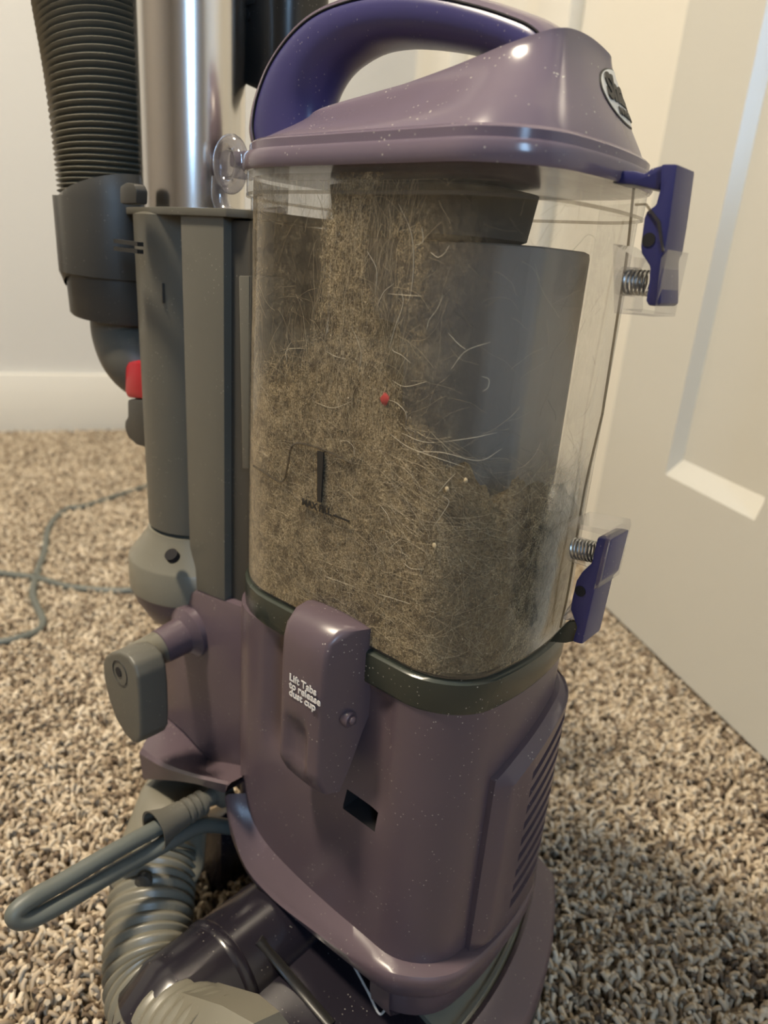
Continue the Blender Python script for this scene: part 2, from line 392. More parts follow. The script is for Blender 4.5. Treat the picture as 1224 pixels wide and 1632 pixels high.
cut(body, *bevel_prism([(-.066, .246), (-.035, .246), (-.035, .2615), (-.066, .2615)], -.02, .03, 0))
V, Fc = box(-.067, -.034, .018, .032, .245, .2625, 0); mk('slot_bottom', V, Fc, 'hole', body)  # slot floor and walls coloured black to paint in the shade inside

# ---- dark sealing band between body and cup
V, Fc = loft([plan(o, z) for o, z in ((-.004, .3585), (.0005, .359), (.0012, .361), (.0012, .3805), (-.001, .3822), (-.006, .3822))])
mk('sealing_band', V, Fc, 'gasket', vac)

# ---- rear body slab beside the wand tube
V, Fc = bevel_prism(polyY([(303, 945), (312, 939), (405, 974), (440, 1000), (440, 1330), (372, 1252), (335, 1216), (292, 1168), (250, 1132), (251, 1080), (257, 1020), (286, 1002)], .02), .02, .14, .004)
rear = mk('rear_body', V, Fc, 'mauve', vac)
# flared bracket over the lower hose
def bracket():
    a = cr([atY(x, y, .022) for x, y in ((250, 1128), (290, 1166), (333, 1214), (372, 1250))], 16)
    b = cr([atY(x, y, -.018) for x, y in ((226, 1192), (262, 1216), (310, 1233), (368, 1246))], 16)
    c = cr([atY(x, y, -.018) for x, y in ((228, 1242), (262, 1243), (310, 1249), (358, 1264))], 16)
    d = [p+Vector((0, .10, 0)) for p in c]; e = [p+Vector((0, .06, 0)) for p in a]
    mid = [a[i].lerp(b[i], .5)+Vector((0, .002, -.003)) for i in range(16)]; b2 = [b[i].lerp(c[i], .12)+Vector((0, -.003, 0)) for i in range(16)]
    rings = [[q[i] for q in (a, mid, b, b2, c, d, e)] for i in range(16)]
    return loft(rings)
V, Fc = bracket(); mk('hose_bracket', V, Fc, 'mauve', vac)

# ---- skirt that runs round the foot of the body
def skirt():
    inn = [(-.176, .004, .188), (-.168, .002, .172), (-.147, .001, .158), (-.112, 0, .150), (-.075, 0, .148), (-.048, 0, .148), (-.024, 0, .148)]
    out = [(-.190, -.010, .186), (-.182, -.012, .175), (-.160, -.014, .139), (-.124, -.014, .128), (-.077, -.013, .132), (-.040, -.012, .137), (-.018, -.0115, .142)]
    bot = [(-.186, -.010, .160), (-.176, -.012, .144), (-.152, -.013, .124), (-.113, -.0125, .1235), (-.070, -.012, .1245), (-.040, -.011, .125), (-.018, -.010, .125)]
    A, B, D = cr(inn, 40), cr(out, 40), cr(bot, 40)
    base = plan(0, 0); n = len(base); start = min(range(n), key=lambda i: (base[i]-Vector((-.018, 0, 0))).length)
    far = min(range(n), key=lambda i: (base[i]-Vector((-.08, .16, 0))).length)
    pi_, po_, pb_ = plan(-.001), plan(.0125), plan(.011)
    for q in range(start+1, far):
        A.append(pi_[q]+Vector((0, 0, .1475))); B.append(po_[q]+Vector((0, 0, .1445))); D.append(pb_[q]+Vector((0, 0, .1245)))
    R = []
    for a, b, d in zip(A, B, D):
        o = Vector((b.x-a.x, b.y-a.y, 0)).normalized(); inside = a-o*.012
        R.append([inside+Vector((0, 0, .0)), a, a.lerp(b, .5)+Vector((0, 0, .0005)), a.lerp(b, .86)+Vector((0, 0, .0006)), b.lerp(a, .05)+Vector((0, 0, -.0008)), b.lerp(d, .14)+o*.0006, d.lerp(b, .1), d-o*.001, Vector((inside.x, inside.y, d.z))])
    return loft(R)
V, Fc = skirt(); mk('foot_skirt', V, Fc, 'mauve', vac)
V, Fc = loft([plan(o, z, xmin=-.034, rr=.03, rf=.035) for o, z in ((-.016, .092), (-.006, .0925), (.002, .097), (.005, .110), (.006, .1245))])
mk('lower_lip', V, Fc, 'mauve', vac)

# ---- exhaust grille on the bowed front
def grille():
    ev = .0007; slots = 9; v_lo, v_hi = .10, .86; pitch = (v_hi-v_lo)/slots
    us = [0, .0, .07, .10, .30, .3001]+[.3+.62*i/14 for i in range(1, 14)]+[.9199, .92, .97, 1.0, 1.0]
    vs = [0, 0, .035, .055]
    sl = []
    for q in range(slots):
        a = v_lo+pitch*(q+.18); b = v_lo+pitch*(q+.68); vs += [a-ev, a, b, b+ev]; sl.append((a-1e-6, b+1e-6))
    vs += [.945, .965, 1, 1]
    def zz(u, v):
        bot = .146-.016*u; top = .300+.052*u-.016*u*u; return lerp(bot, top, v)+(.030*u)*(sm(0, .15, v)-sm(.85, 1, v))
    V, Fc, fm = [], [], []; nu = len(us); nv = len(vs); H = {}
    for j, v in enumerate(vs):
        for i, u in enumerate(us):
            h = .012
            edge = min(u/.085, (1-u)/.05, v/.05, (1-v)/.05)
            h *= min(1, .35+.65*max(0, edge))
            if i in (0, nu-1) or j in (0, nv-1): h = -.004
            ins = any(a <= v <= b for a, b in sl) and .3001-1e-6 <= u <= .9199+1e-6
            if ins: h = .002
            H[i, j] = ins
            Y = lerp(.0455, .158, u); V.append(Vector((front_x(Y, h), Y if Y < .125 else Y, zz(u, v))))
    for j in range(nv-1):
        for i in range(nu-1):
            Fc.append((j*nu+i, j*nu+i+1, (j+1)*nu+i+1, (j+1)*nu+i)); fm.append(1 if all(H[a, b] for a in (i, i+1) for b in (j, j+1)) else 0)
    return V, Fc, fm
V, Fc, fm = grille(); mk('exhaust_grille', V, Fc, ['mauve', 'hole'], vac, fmats=fm, smooth=25)  # slot floors get the black colour as painted shade

# ---- release tab with printed words, on the near side
def release_tab():
    nx, x0, x1 = 18, -.1075, -.0535
    prof = [(.012, .397), (-.004, .4005), (-.018, .399), (-.0262, .391), (-.0285, .380), (-.029, .370), (-.0292, .36), (-.0292, .35), (-.0292, .34)]
    prof += [(-.029, .335-.0055*i) for i in range(10)]+[(-.026, .279), (-.0225, .272), (-.016, .272), (-.008, .292), (.0, .318), (.012, .34)]
    rings = []
    for i in range(nx):
        t = i/(nx-1); e = 1-max(0, (abs(t-.5)-.42)/.08)**2; x = lerp(x0, x1, t); r = []
        for y, z in prof:
            yy = y+(.0025*(1-e) if y < -.01 else 0)+.0022*((t-.5)*2)**2*(1 if y < -.01 else 0)
            d = math.exp(-(((x+.088)/.0115)**2)**2-(((z-.301)/.021)**2)**2)
            if y < -.02: yy += .0055*d
            x_ = x-(t-.5)*2*.0110*sm(.0, -.028, y) if t > .5 and y < 0 else x
            rings_z = z-(.002*((t-.5)*2)**2 if z > .39 else 0)
            r.append(Vector((x_, yy, rings_z)))
        rings.append(r)
    return loft(rings)
V, Fc = release_tab(); tab = mk('release_tab', V, Fc, 'mauve', vac, smooth=50)
text('lettering', 'Lift Tabs\nto release\ndust cup', .0074, atY(461, 1083, -.0296), (1, 0, 0), (0, -.02, 1), 'print_white', tab, bold=.0002)
V, Fc = join(revolve((-.0580, -.010, .333), [(.0058, -.002), (.0058, .0025), (.005, .0035)], 24, Vector((1, 0, 0))), revolve((-.055, -.010, .333), [(.003, 0), (.003, .002), (.0018, .0032), (0, .0034)], 20, Vector((1, 0, 0))))
mk('pivot', V, Fc, 'mauve', tab)

# ---- column of the wand holder, collar, caps
AXX, AXY = -.3305, .065
V, Fc = revolve((AXX, AXY, 0), [(.040, .375), (.0445, .376), (.0447, .39), (.047, .60), (.0475, .640), (.040, .643)], 64)
tubec = mk('wand_socket', V, Fc, 'grey', vac)
V, Fc = bevel_prism(polyY([(287, 336), (356, 341), (358, 958), (313, 940), (311, 905), (302, 872)], .020), .020, .075, .0012)
mk('column_plate', V, Fc, 'grey', vac)
V, Fc = bevel_prism(polyY([(354, 350), (408, 352), (400, 972), (358, 958)], .027), .027, .10, .0015)
mk('column_strip', V, Fc, 'grey_dark', vac)  # darker grey puts the shade of its recess into the colour
V, Fc = bevel_prism([(-.375, .030), (-.300, .0175), (-.225, .0175), (-.205, .03), (-.205, .11), (-.375, .115)], .640, .6455, .001, 'Z')
mk('column_cap', V, Fc, 'grey', vac)
V, Fc = bevel_prism(polyY([(391, 440), (408, 440), (406, 745), (396, 745)], .024), .018, .05, .001); mk('cup_guide', V, Fc, 'grey', vac)
V, Fc = box(-.312, -.310, .0205, .026, .575, .59, .0003); mk('seam_mark', V, Fc, 'grey_dark', vac)
V, Fc = revolve((AXX, AXY, 0), [(.040, .312), (.0625, .3125), (.064, .314), (.064, .343), (.0625, .345), (.047, .366), (.045, .372), (.040, .373)], 72)
col = mk('collar', V, Fc, 'grey_light', vac)
p = atY(277, 884, .012); V, Fc = revolve(Vector((p.x, p.y, p.z-.003)), [(.0058, 0), (.0058, .0062)], 24, Vector((.25, -.75, 1))); mk('collar_hole', V, Fc, 'hole', col)
V, Fc = revolve((AXX, AXY, 0), [(0, .262), (.018, .263), (.036, .271), (.050, .285), (.0595, .302), (.062, .3125), (.05, .3135)], 64)
mk('collar_cup', V, Fc, 'mauve', vac)

# ---- wand tube going up out of the picture
V, Fc = revolve((AXX, AXY, 0), [(.030, .60), (.0415, .601), (.0415, 1.02), (.040, 1.021)], 72); mk('metal_wand', V, Fc, 'chrome', vac, label='shiny bare metal tube')

# ---- turning cord hook
def hook():
    c0 = Vector((-.279, .022, .2945)); c1 = Vector((-.279, -.050, .2842)); ax = c1-c0
    V, Fc = revolve(c0, [(.024, -.004), (.024, .006), (.019, .010), (.0165, .012), (.0155, .034), (.014, .035)], 40, ax); a = mk('hook_post', V, Fc, 'mauve', vac)
    V, Fc = revolve(c0+ax.normalized()*.034, [(.0145, 0), (.0148, .001), (.0145, .036), (.012, .037)], 40, ax); mk('hook_shaft', V, Fc, 'grey_light', vac)
    pts = [(163, 1056), (167, 1046), (176, 1040), (190, 1039), (203, 1046), (213, 1060), (219, 1080), (222, 1110), (224, 1150), (224, 1176), (219, 1186), (211, 1184), (198, 1170), (184, 1146), (173, 1115), (165, 1080)]
    V, Fc = bevel_prism(polyY(pts, -.060), -.060, -.034, .003, 'Y', 3); h = mk('cord_hook', V, Fc, 'grey', vac)
    q = atY(189, 1071, -.0602); V, Fc = revolve(q+Vector((0, .002, 0)), [(.0042, 0), (.0042, .0024)], 20, Vector((0, -1, 0))); mk('screw_hole', V, Fc, 'hole', h)
    q = atY(191, 1072, -.0602); ring = [q+Vector((.0105*cos(t), -.0001, .0105*sin(t))) for t in [2*pi*i/40 for i in range(41)]]
    V, Fc = tube(ring, .00045, 6, False); mk('screw_cover_ring', V, Fc, 'grey_dark', h)
hook()

# ---- dust cup of clear plastic, with its inside fittings
cup_r = [(-.006, .3805), (-.002, .3812), (-.0005, .3835), (0, .388)]+[(0, .40+.02*i) for i in range(13)]+[(0, .6515), (.0022, .6535), (.0028, .656), (.0028, .6665)]
V, Fc = loft([plan(o, z) for o, z in cup_r], (True, False)); cup = mk('dust_cup', V, Fc, 'clear', vac)
V, Fc = loft([plan(o, z) for o, z in ((-.0035, .3830), (-.002, .3832), (-.0018, .3855), (-.004, .3858))], (False, False)); mk('cup_floor_rim', V, Fc, 'clear_ridge', cup)
V, Fc = loft([plan(.0031, z) for z in (.6525, .6545)], (False, False)); mk('cup_top_bead', V, Fc, 'clear_ridge', cup)
V, Fc = bevel_prism([(-.165, .06), (-.030, .06), (-.008, .075), (-.006, .13), (-.03, .15), (-.165, .15)], .3830, .634, .004, 'Z'); mk('inner_duct', V, Fc, 'inner', cup)
V, Fc = loft([plan(o, z, xmin=-.17, xmax=-.04, y0=.05, y1=.13, rr=.03, rf=.03, b=0) for o, z in ((-.006, .6345), (0, .637), (.004, .664), (-.004, .6655))]); mk('filter_block', V, Fc, 'filter', cup)
ridge = [atY(x, y, -.0004) for x, y in ((404, 742), (420, 752), (440, 765), (448, 768), (454, 762), (459, 740), (463, 717), (468, 709), (480, 707), (510, 715), (540, 728), (562, 739))]
V, Fc = tube(cr(ridge, 60), .0007, 6); mk('moulded_ridge', V, Fc, 'clear_ridge', cup)
bar = polyY([(506, 718), (516, 721), (512, 801), (506, 799)], -.0008); V, Fc = bevel_prism(bar, -.0012, -.0002, .0); mk('fill_mark', V, Fc, 'print_black', cup)
t0 = atY(481, 804, -.0008); text('fill_lettering', 'MAX FILL', .0066, t0, (1, 0, 0), (0, 0, 1), 'print_black', cup, bold=.00022)
a, b = atY(531, 821, -.0008), atY(557, 829, -.0008); V, Fc = box(a.x, b.x, -.0011, -.0005, a.z-.0006, a.z+.0006, 0); mk('fill_line', V, Fc, 'print_black', cup)
# hinge at the back of the cup
hc = atY(368, 262, .05)
V, Fc = tube([hc+Vector((.0125*cos(t), 0, .015*sin(t))) for t in [2*pi*i/36 for i in range(37)]], .0055, 14, False); V2, F2 = tube(cr([hc+Vector((-.013, .0, -.008)), hc+Vector((-.012, 0, -.026)), hc+Vector((.004, 0, -.036)), hc+Vector((.056, 0, -.034))], 24), .0062, 12)
V3, F3 = revolve(hc+Vector((0, -.004, 0)), [(.009, 0), (.009, .022)], 24, Vector((0, 1, 0)))
mk('cup_hinge', *join((V, Fc), (V2, F2), (V3, F3)), 'clear_part', cup)

# ---- lid
V, Fc = loft([plan(o, z) for o, z in ((-.004, .6668), (.0045, .667), (.0055, .6685), (.0055, .6755), (.0045, .6775), (.0012, .6785), (.0012, .6828), (-.0008, .6845), (-.006, .685))])
lid = mk('lid_rim', V, Fc, 'mauve_gloss', vac)
def ztop(x):
    P = [(-.23, .6955), (-.20, .6985), (-.166, .7045), (-.135, .7085), (-.091, .7135), (-.054, .7195), (-.03, .724), (-.005, .7285), (.03, .7285)]
    for (a, za), (b, zb) in zip(P, P[1:]):
        if x <= b: return lerp(za, zb, max(0, (x-a)/(b-a)))
    return P[-1][1]
def lid_dome():
    base = plan(-.003, 0, nst=24); rings = []
    def inset(t):                                              # t 0 at the rim, 1 at the top edge
        out = []
        for p in base:
            e = 1-(1-t)**1.35; y = .08+(p.y-.08)*(1-.45*e); mid_ = max(0, 1-((p.y-.08)/.08)**2)
            xf = p.x-(.010+.015*mid_)*e*sm(-.06, .0, p.x)+.022*e*(1-sm(-.22, -.13, p.x))
            zt = ztop(xf)+.0085*sm(-.08, -.005, xf)*max(0, 1-((y-.08)/.046)**2); bul = t**.85
            z = .6845+(zt-.6845)*bul
            out.append(Vector((xf, y, z)))
        return out
    for t in (0, .08, .2, .35, .5, .65, .8, .9, .96, 1.0): rings.append(inset(t))
    top = rings[-1]
    for s, d in ((.93, -.001), (.80, -.003), (.5, -.005), (.2, -.006)):
        rings.append([Vector((lerp(-.10, p.x, .15+.85*s) if s < .9 else lerp(-.10, p.x, s), .08+(p.y-.08)*s, p.z+d)) for p in top])
    return loft(rings, (True, True))
V, Fc = lid_dome(); dome = mk('lid', V, Fc, 'mauve_gloss', vac, smooth=60)

# ---- carrying handle
HY = .072
def handle():
    O = [(424, 252), (417, 226), (416, 205), (424, 165), (445, 112), (480, 62), (521, 26), (580, 2), (650, -9), (720, -6), (790, 9), (846, 27), (886, 44), (908, 68), (914, 100)]
    I = [(523, 246), (521, 214), (521, 185), (526, 155), (541, 125), (562, 103), (600, 82), (640, 75), (680, 76), (722, 81), (768, 90), (812, 103), (845, 122), (862, 146), (872, 172)]
    o3, i3 = cr([atY(*p, HY) for p in O], 70), cr([atY(*p, HY) for p in I], 70)
    return o3, i3
ho, hi = handle()
V, Fc = box(-.262, -.195, .048, .098, .6755, .6865, .003); mk('lid_lug', V, Fc, 'mauve_gloss', vac)
def handle_mesh(a0, a1, n, grow, closed):
    rings = []
    for o, i in zip(ho, hi):
        c = (o+i)/2; out = (o-i)*.5; L = out.length; out = out/L; R = []
        for k in range(n):
            q = lerp(a0, a1, k/(n if closed else n-1)); cq, sq = cos(q), sin(q)
            f = lambda v: math.copysign(abs(v)**.82, v)
            R.append(c+out*(L+grow)*f(cq)+Vector((0, 1, 0))*(.0215+grow)*f(sq))
        rings.append(R)
    return rings
V, Fc = loft(handle_mesh(0, 2*pi, 36, 0, True)); hand = mk('carry_handle', V, Fc, 'indigo', vac, smooth=60)
def strip():
    A = handle_mesh(-1.02, 1.02, 18, .0011, False); B = handle_mesh(1.02, -1.02, 18, -.003, False)
    return loft([a+b for a, b in zip(A, B)])
V, Fc = strip(); mk('handle_strip', V, Fc, 'mauve_gloss', hand, smooth=50)
A = handle_mesh(-1.05, -1.05, 2, .0004, False); V, Fc = tube([r[0] for r in A], .0007, 6); mk('handle_seam', V, Fc, 'hole', hand)

# ---- badge on the sloping front of the lid, laid onto its surface
def badge():
    tree = BVHTree.FromPolygons([v.co/S for v in dome.data.vertices], [tuple(p.vertices) for p in dome.data.polygons])
    cz = .7135
    def at(u, v, h):
        hit = tree.ray_cast(Vector((.2, .112+u, cz+v)), Vector((-1, 0, -.0)))
        if hit[0] is None: hit = tree.find_nearest(Vector((.02, .112+u, cz+v)))
        p, n = hit[0], hit[1]
        if n.x < 0: n = -n
        return p+n*h
    n = 48; W, Hh = .029, .0135
    ring = lambda s, h: [at(W*s*cos(2*pi*k/n), Hh*s*sin(2*pi*k/n), h) for k in range(n)]
    V, Fc = loft([ring(1.05, -.002), ring(1.05, .0004), ring(1.0, .0006)], (False, False)); mk('badge_rim', V, Fc, 'print_black', dome, smooth=30)
    V, Fc = loft([ring(1.0, -.001), ring(1.0, .0007), ring(.8, .0009), ring(.6, .0010), ring(.4, .0010), ring(.2, .0010), ring(.02, .0010)], (False, True)); mk('badge', V, Fc, 'white_badge', dome, smooth=30)
    def lay(name, body, size, u0, v0, bold, h):
        cu = bpy.data.curves.new('words', 'FONT'); cu.body = body; cu.size = size; cu.offset = bold; cu.extrude = .0003; cu.resolution_u = 3; cu.shear = .2
        t = bpy.data.objects.new('words', cu); COL.objects.link(t); bpy.context.view_layer.update()
        me = bpy.data.meshes.new_from_object(t.evaluated_get(bpy.context.evaluated_depsgraph_get())); bpy.data.objects.remove(t); bpy.data.curves.remove(cu)
        V = [at(u0+v.co.x, v0+v.co.y, h+v.co.z) for v in me.vertices]; Fc = [tuple(p.vertices) for p in me.polygons]; bpy.data.meshes.remove(me)
        mk(name, V, Fc, 'print_black', dome, smooth=0)
    lay('badge_lettering', 'Shark', .0180, -.0255, -.0040, .0008, .0014)
    lay('badge_small_lettering', 'NAVIGATOR', .0052, -.015, -.0105, .0002, .0014)
badge()

# ---- two spring latches on the front of the cup, seen from the side
def zpx(x0, y0, s, pts): return [(x0+x/s, y0+y/s) for x, y in pts]
def spring(name, a, b, r, turns, parent):
    a, b = Vector(a), Vector(b); ax = (b-a); L = ax.length; ax.normalize(); u = Vector((0, 1, 0)); v = ax.cross(u)
    V, Fc = tube([a+ax*(L*i/(turns*14))+u*(r*cos(2*pi*i/14))+v*(r*sin(2*pi*i/14)) for i in range(turns*14+1)], .0007, 6); return mk(name, V, Fc, 'steel', parent)
LY_ = .074
def latch_up():
    z = lambda p: polyY(zpx(920, 60, 3.4, p), LY_)
    V, Fc = bevel_prism(z([(470, 690), (558, 690), (515, 1010), (490, 1160), (472, 1192), (470, 1440), (445, 1457), (398, 1452), (386, 1425), (402, 1330), (409, 1245), (362, 1172), (358, 1130), (376, 985), (392, 945), (440, 910), (462, 830)]), LY_-.004, LY_+.022, .0016)
    L = mk('upper_latch', V, Fc, 'navy', vac)
    V, Fc = bevel_prism(z([(190, 720), (312, 722), (370, 738), (405, 708), (470, 690), (474, 722), (446, 830), (310, 800), (190, 790)]), LY_-.001, LY_+.018, .0015); mk('latch_hook', V, Fc, 'navy', L)
    q = atY(1034, 382, LY_-.004); V, Fc = revolve(q+Vector((0, .002, 0)), [(.0034, 0), (.0034, .0024)], 20, Vector((0, -1, 0))); mk('pivot_hole', V, Fc, 'hole', L)
    V, Fc = bevel_prism(z([(220, 1120), (330, 1190), (330, 1250), (262, 1290), (262, 1470), (440, 1500), (478, 1200), (515, 1152), (440, 1512), (225, 1492)]), LY_-.006, LY_+.024, 0)
    mk('latch_housing', V, Fc, 'clear_case', L)
    V, Fc = bevel_prism(z([(335, 905), (395, 903), (470, 1000), (490, 1160), (480, 1165), (455, 1010), (390, 915), (335, 918)]), LY_-.0055, LY_-.004, 0); mk('housing_edge', V, Fc, 'clear_ridge', L)
    spring('latch_spring', atY(998, 449, LY_+.009), atY(1036, 452, LY_+.009), .0062, 6, L)
    V, Fc = revolve(atY(990, 448, LY_+.009), [(.0075, 0), (.0075, .009)], 20, Vector((1, 0, 0)), (False, False)); mk('spring_seat', V, Fc, 'clear_case', L)
def latch_low():
    z = lambda p: polyY(zpx(700, 780, 3.4, p), LY_)
    V, Fc = bevel_prism(z([(872, 250), (950, 262), (893, 490), (862, 520), (790, 830), (735, 815), (760, 735), (725, 640), (732, 590), (757, 485), (786, 440), (840, 390), (852, 330)]), LY_-.004, LY_+.022, .0016)
    L = mk('lower_latch', V, Fc, 'navy', vac)
    q = atY(925, 942, LY_-.004); V, Fc = revolve(q+Vector((0, .002, 0)), [(.0034, 0), (.0034, .0024)], 20, Vector((0, -1, 0))); mk('pivot_hole', V, Fc, 'hole', L)
    V, Fc = bevel_prism(z([(720, 165), (945, 208), (950, 240), (884, 520), (862, 525), (930, 240), (735, 190), (720, 185)]), LY_-.006, LY_+.024, 0); mk('latch_housing', V, Fc, 'clear_case', L)
    V, Fc = bevel_prism(z([(600, 822), (634, 780), (700, 712), (770, 706), (782, 780), (770, 812), (690, 828)]), LY_-.002, LY_+.02, .001); mk('latch_catch', V, Fc, 'gasket', L)
    V, Fc = bevel_prism(z([(700, 640), (722, 610), (745, 660), (770, 704), (690, 706), (672, 690)]), LY_-.002, LY_+.02, .001); mk('catch_web', V, Fc, 'clear_part', L)
    spring('latch_spring', atY(914, 874, LY_+.009), atY(951, 880, LY_+.009), .0062, 7, L)
    V, Fc = revolve(atY(914, 874, LY_+.009), [(.0082, 0), (.0082, .012)], 20, Vector((1, 0, 0)), (False, False)); mk('spring_seat', V, Fc, 'clear_case', L)
latch_up(); latch_low()
# moulded edge rib of the cup where the latches are fixed
for px in (((1010, 300), (1000, 400), (985, 500), (960, 660)), ((960, 660), (930, 790), (908, 930), (893, 1000))):
    V, Fc = tube(cr([atY(x, y, .105) for x, y in px], 14), .0008, 6); mk('cup_edge_rib', V, Fc, 'clear_ridge', cup)

# ---- ribbed hoses
def ribbed(name, path, r, ribs, mat, parent, depth=.06, per=6, sides=40):
    n = ribs*per+1; P = cr(path, n); rr = [r*(1-depth+depth*2*abs(cos(pi*i/per))**1.6-depth) for i in range(n)]
    V, Fc = tube(P, rr, sides); return mk(name, V, Fc, mat, parent, smooth=70)
HYU = .05
ribbed('upper_hose', [atY(134, -95, HYU), atY(145, 0, HYU), atY(164, 120, HYU), atY(177, 240, HYU), atY(184, 335, HYU)], .0468, 46, 'grey_light', vac)
cuff = tube([atY(184, 318, HYU), atY(185, 322, HYU), atY(188, 438, HYU), atY(188, 440, HYU), atY(189, 442, HYU), atY(191, 500, HYU), atY(191, 505, HYU)], [.0495, .0515, .0495, .0465, .0445, .0428, .041], 48)
cf = mk('hose_cuff', *cuff, 'grey_dark', vac)
V, Fc = bevel_prism(polyY([(202, 298), (212, 292), (224, 294), (229, 304), (228, 326), (202, 326)], HYU-.044), HYU-.05, HYU-.04, .002); mk('cuff_button', V, Fc, 'grey_dark', cf)
for yy in (386, 398):
    a, b = atY(184, yy-3, HYU-.0495), atY(222, yy+2, HYU-.0495); V, Fc = bevel_prism([(a.x, a.z-.002), (b.x, b.z-.002), (b.x, b.z+.001), (a.x, a.z+.001)], HYU-.0512, HYU-.046, 0); mk('printed_line', V, Fc, 'print_black', cf)
V, Fc = tube(cr([atY(193, 498, HYU), atY(196, 535, HYU), atY(212, 572, HYU), atY(240, 595, HYU+.01), atY(275, 602, HYU+.02)], 26), .0275, 32); mk('hose_elbow', V, Fc, 'grey', vac, smooth=60)
V, Fc = bevel_prism(polyY([(223, 584), (228, 575), (240, 573), (256, 578), (256, 634), (226, 632), (222, 622)], .045), .03, .07, .004); mk('release_button', V, Fc, 'red', vac, label='red release button')
V, Fc = bevel_prism(polyY([(226, 634), (262, 634), (262, 712), (240, 706), (226, 694), (221, 680), (221, 668), (226, 662)], .045), .03, .09, .003); mk('clip_block', V, Fc, 'grey_dark', vac)

# ---- lower coupling, hose and connector
ct, cb = atY(279, 1264, 0.0), atY(251, 1380, -.045); cax = cb-ct
V, Fc = loft([[ct+cax*t+Vector((r*cos(q), r*sin(q), .0)) for q in [2*pi*k/48 for k in range(48)]] for t, r in ((-.25, .022), (-.12, .0300), (0, .0330), (.3, .0350), (.9, .0400), (.97, .0410), (1.0, .0405), (1.02, .037))])
cp = mk('hose_coupling', V, Fc, 'grey_light', vac, smooth=60)
hp = [atY(252, 1366, -.040), atY(250, 1385, -.046), atY(241, 1440, -.066), atY(238, 1520, -.088), atY(248, 1590, -.103), atY(290, 1650, -.112), atY(360, 1690, -.115)]
ribbed('lower_hose', hp, .0365, 25, 'grey_light', vac, .05)
V, Fc = bevel_prism(polyY([(204, 1352), (219, 1354), (216, 1375), (205, 1386), (190, 1390), (183, 1380), (188, 1360)], -.080), -.083, -.070, .002); mk('coupling_tab', V, Fc, 'grey_light', cp)
V, Fc = tube(cr([cb+Vector((.040*cos(t), .040*sin(t), .004)) for t in [pi*1.05+pi*.95*i/24 for i in range(25)]], 40), .0028, 8); mk('coupling_lip', V, Fc, 'grey_dark', cp)
V, Fc = revolve(cb+Vector((.026, -.028, .024)), [(.007, -.002), (.007, .003), (.005, .004)], 20, Vector((.6, -.8, .1))); mk('coupling_button', V, Fc, 'grey_dark', cp)
for dz in (.036, .028):
    arcp = [ct+cax*(.5+(.036-dz)*12)+Vector(((.0369+(.036-dz)*.6)*cos(q), (.0369+(.036-dz)*.6)*sin(q), 0)) for q in [pi*(1.02+.20*i/8) for i in range(9)]]
    V, Fc = tube(arcp, .0009, 5); mk('printed_line', V, Fc, 'print_black', cp)
V, Fc = tube([atY(316, 1662, -.112), atY(320, 1664, -.112), atY(385, 1690, -.115), atY(420, 1705, -.112)], [.033, .036, .035, .030], 8); mk('hose_connector', V, Fc, 'grey_light', vac, smooth=30)
V, Fc = bevel_prism(polyY([(318, 1300), (352, 1300), (352, 1450), (300, 1458), (300, 1400)], .03), .03, .13, .006); mk('neck', V, Fc, 'plum', vac)

# ---- strain relief of the power cord
s0, s1 = Vector((-.208, -.002, .173)), Vector((-.208, -.066, .1735)); sx = (s1-s0)
q0 = sx.length
V, Fc = revolve(s0, [(.0135, -.006), (.0135, .003), (.011, .005), (.0075, .007), (.0068, .016), (.0105, .018), (.0105, .021), (.0085, .0225), (.0107, .0245), (.0107, .0275), (.0088, .029), (.011, .031), (.011, .034), (.009, .0355), (.0112, .0375), (.0115, .042), (.0125, .052), (.0165, q0), (.0168, q0+.001), (.0150, q0+.0006), (.0120, .054), (.008, .040)], 36, sx)
mk('strain_relief', V, Fc, 'grey', vac, smooth=35)

# ---- floor nozzle
def noz_ring(Y):
    bow = .045*((Y-.055)/.16)**2 if Y > .055 else .03*((Y-.055)/.18)**2
    e = min(sm(-.150, -.128, Y), 1-sm(.222, .240, Y)); e = .55+.45*e
    P = [(.060-bow, .004), (.066-bow, .02), (.066-bow, .042), (.058-bow, .062), (.030-bow*.8, .070), (-.03, .084), (-.08, .094), (-.125, .094), (-.150, .082), (-.168, .05), (-.172, .02), (-.165, .004)]
    return [Vector((lerp(-.05, x, .9+.1*e), Y, .004+(z-.004)*e)) for x, z in P]
V, Fc = loft([noz_ring(y) for y in (-.150, -.147, -.140, -.128, -.10, -.06, -.02, .02, .06, .10, .14, .18, .205, .222, .232, .238, .240)])
noz = mk('floor_nozzle', V, Fc, 'plum', vac, smooth=35)
def strip_along(ys, f, th):
    rings = []
    for y in ys:
        a, b = f(y); up2 = Vector((0, 0, th)); rings.append([a-up2*2, a+up2*.4, a.lerp(b, .12)+up2, a.lerp(b, .88)+up2, b+up2*.4, b-up2*2])
    return loft(rings)
YS = [-.13+.36*i/30 for i in range(31)]
def bmp(y):
    bow = .045*((y-.055)/.16)**2 if y > .055 else .03*((y-.055)/.18)**2
    return Vector((.034-bow*.85, y, .0745)), Vector((.0665-bow, y, .062))
V, Fc = strip_along(YS, bmp, .006); mk('bumper', V, Fc, 'mauve', noz, smooth=40)
def wnd(y):
    bow = .045*((y-.055)/.16)**2 if y > .055 else .03*((y-.055)/.18)**2
    return Vector((-.035, y, .0865)), Vector((.033-bow*.85, y, .073))
V, Fc = strip_along([y for y in YS if .015 < y < .215], wnd, .0025); mk('brush_window', V, Fc, 'window_smoky', noz, smooth=40)
def win_rib(y):
    a, b = bmp(y); return a+Vector((-.006, 0, .003)), a+Vector((-.0035, 0, .003))
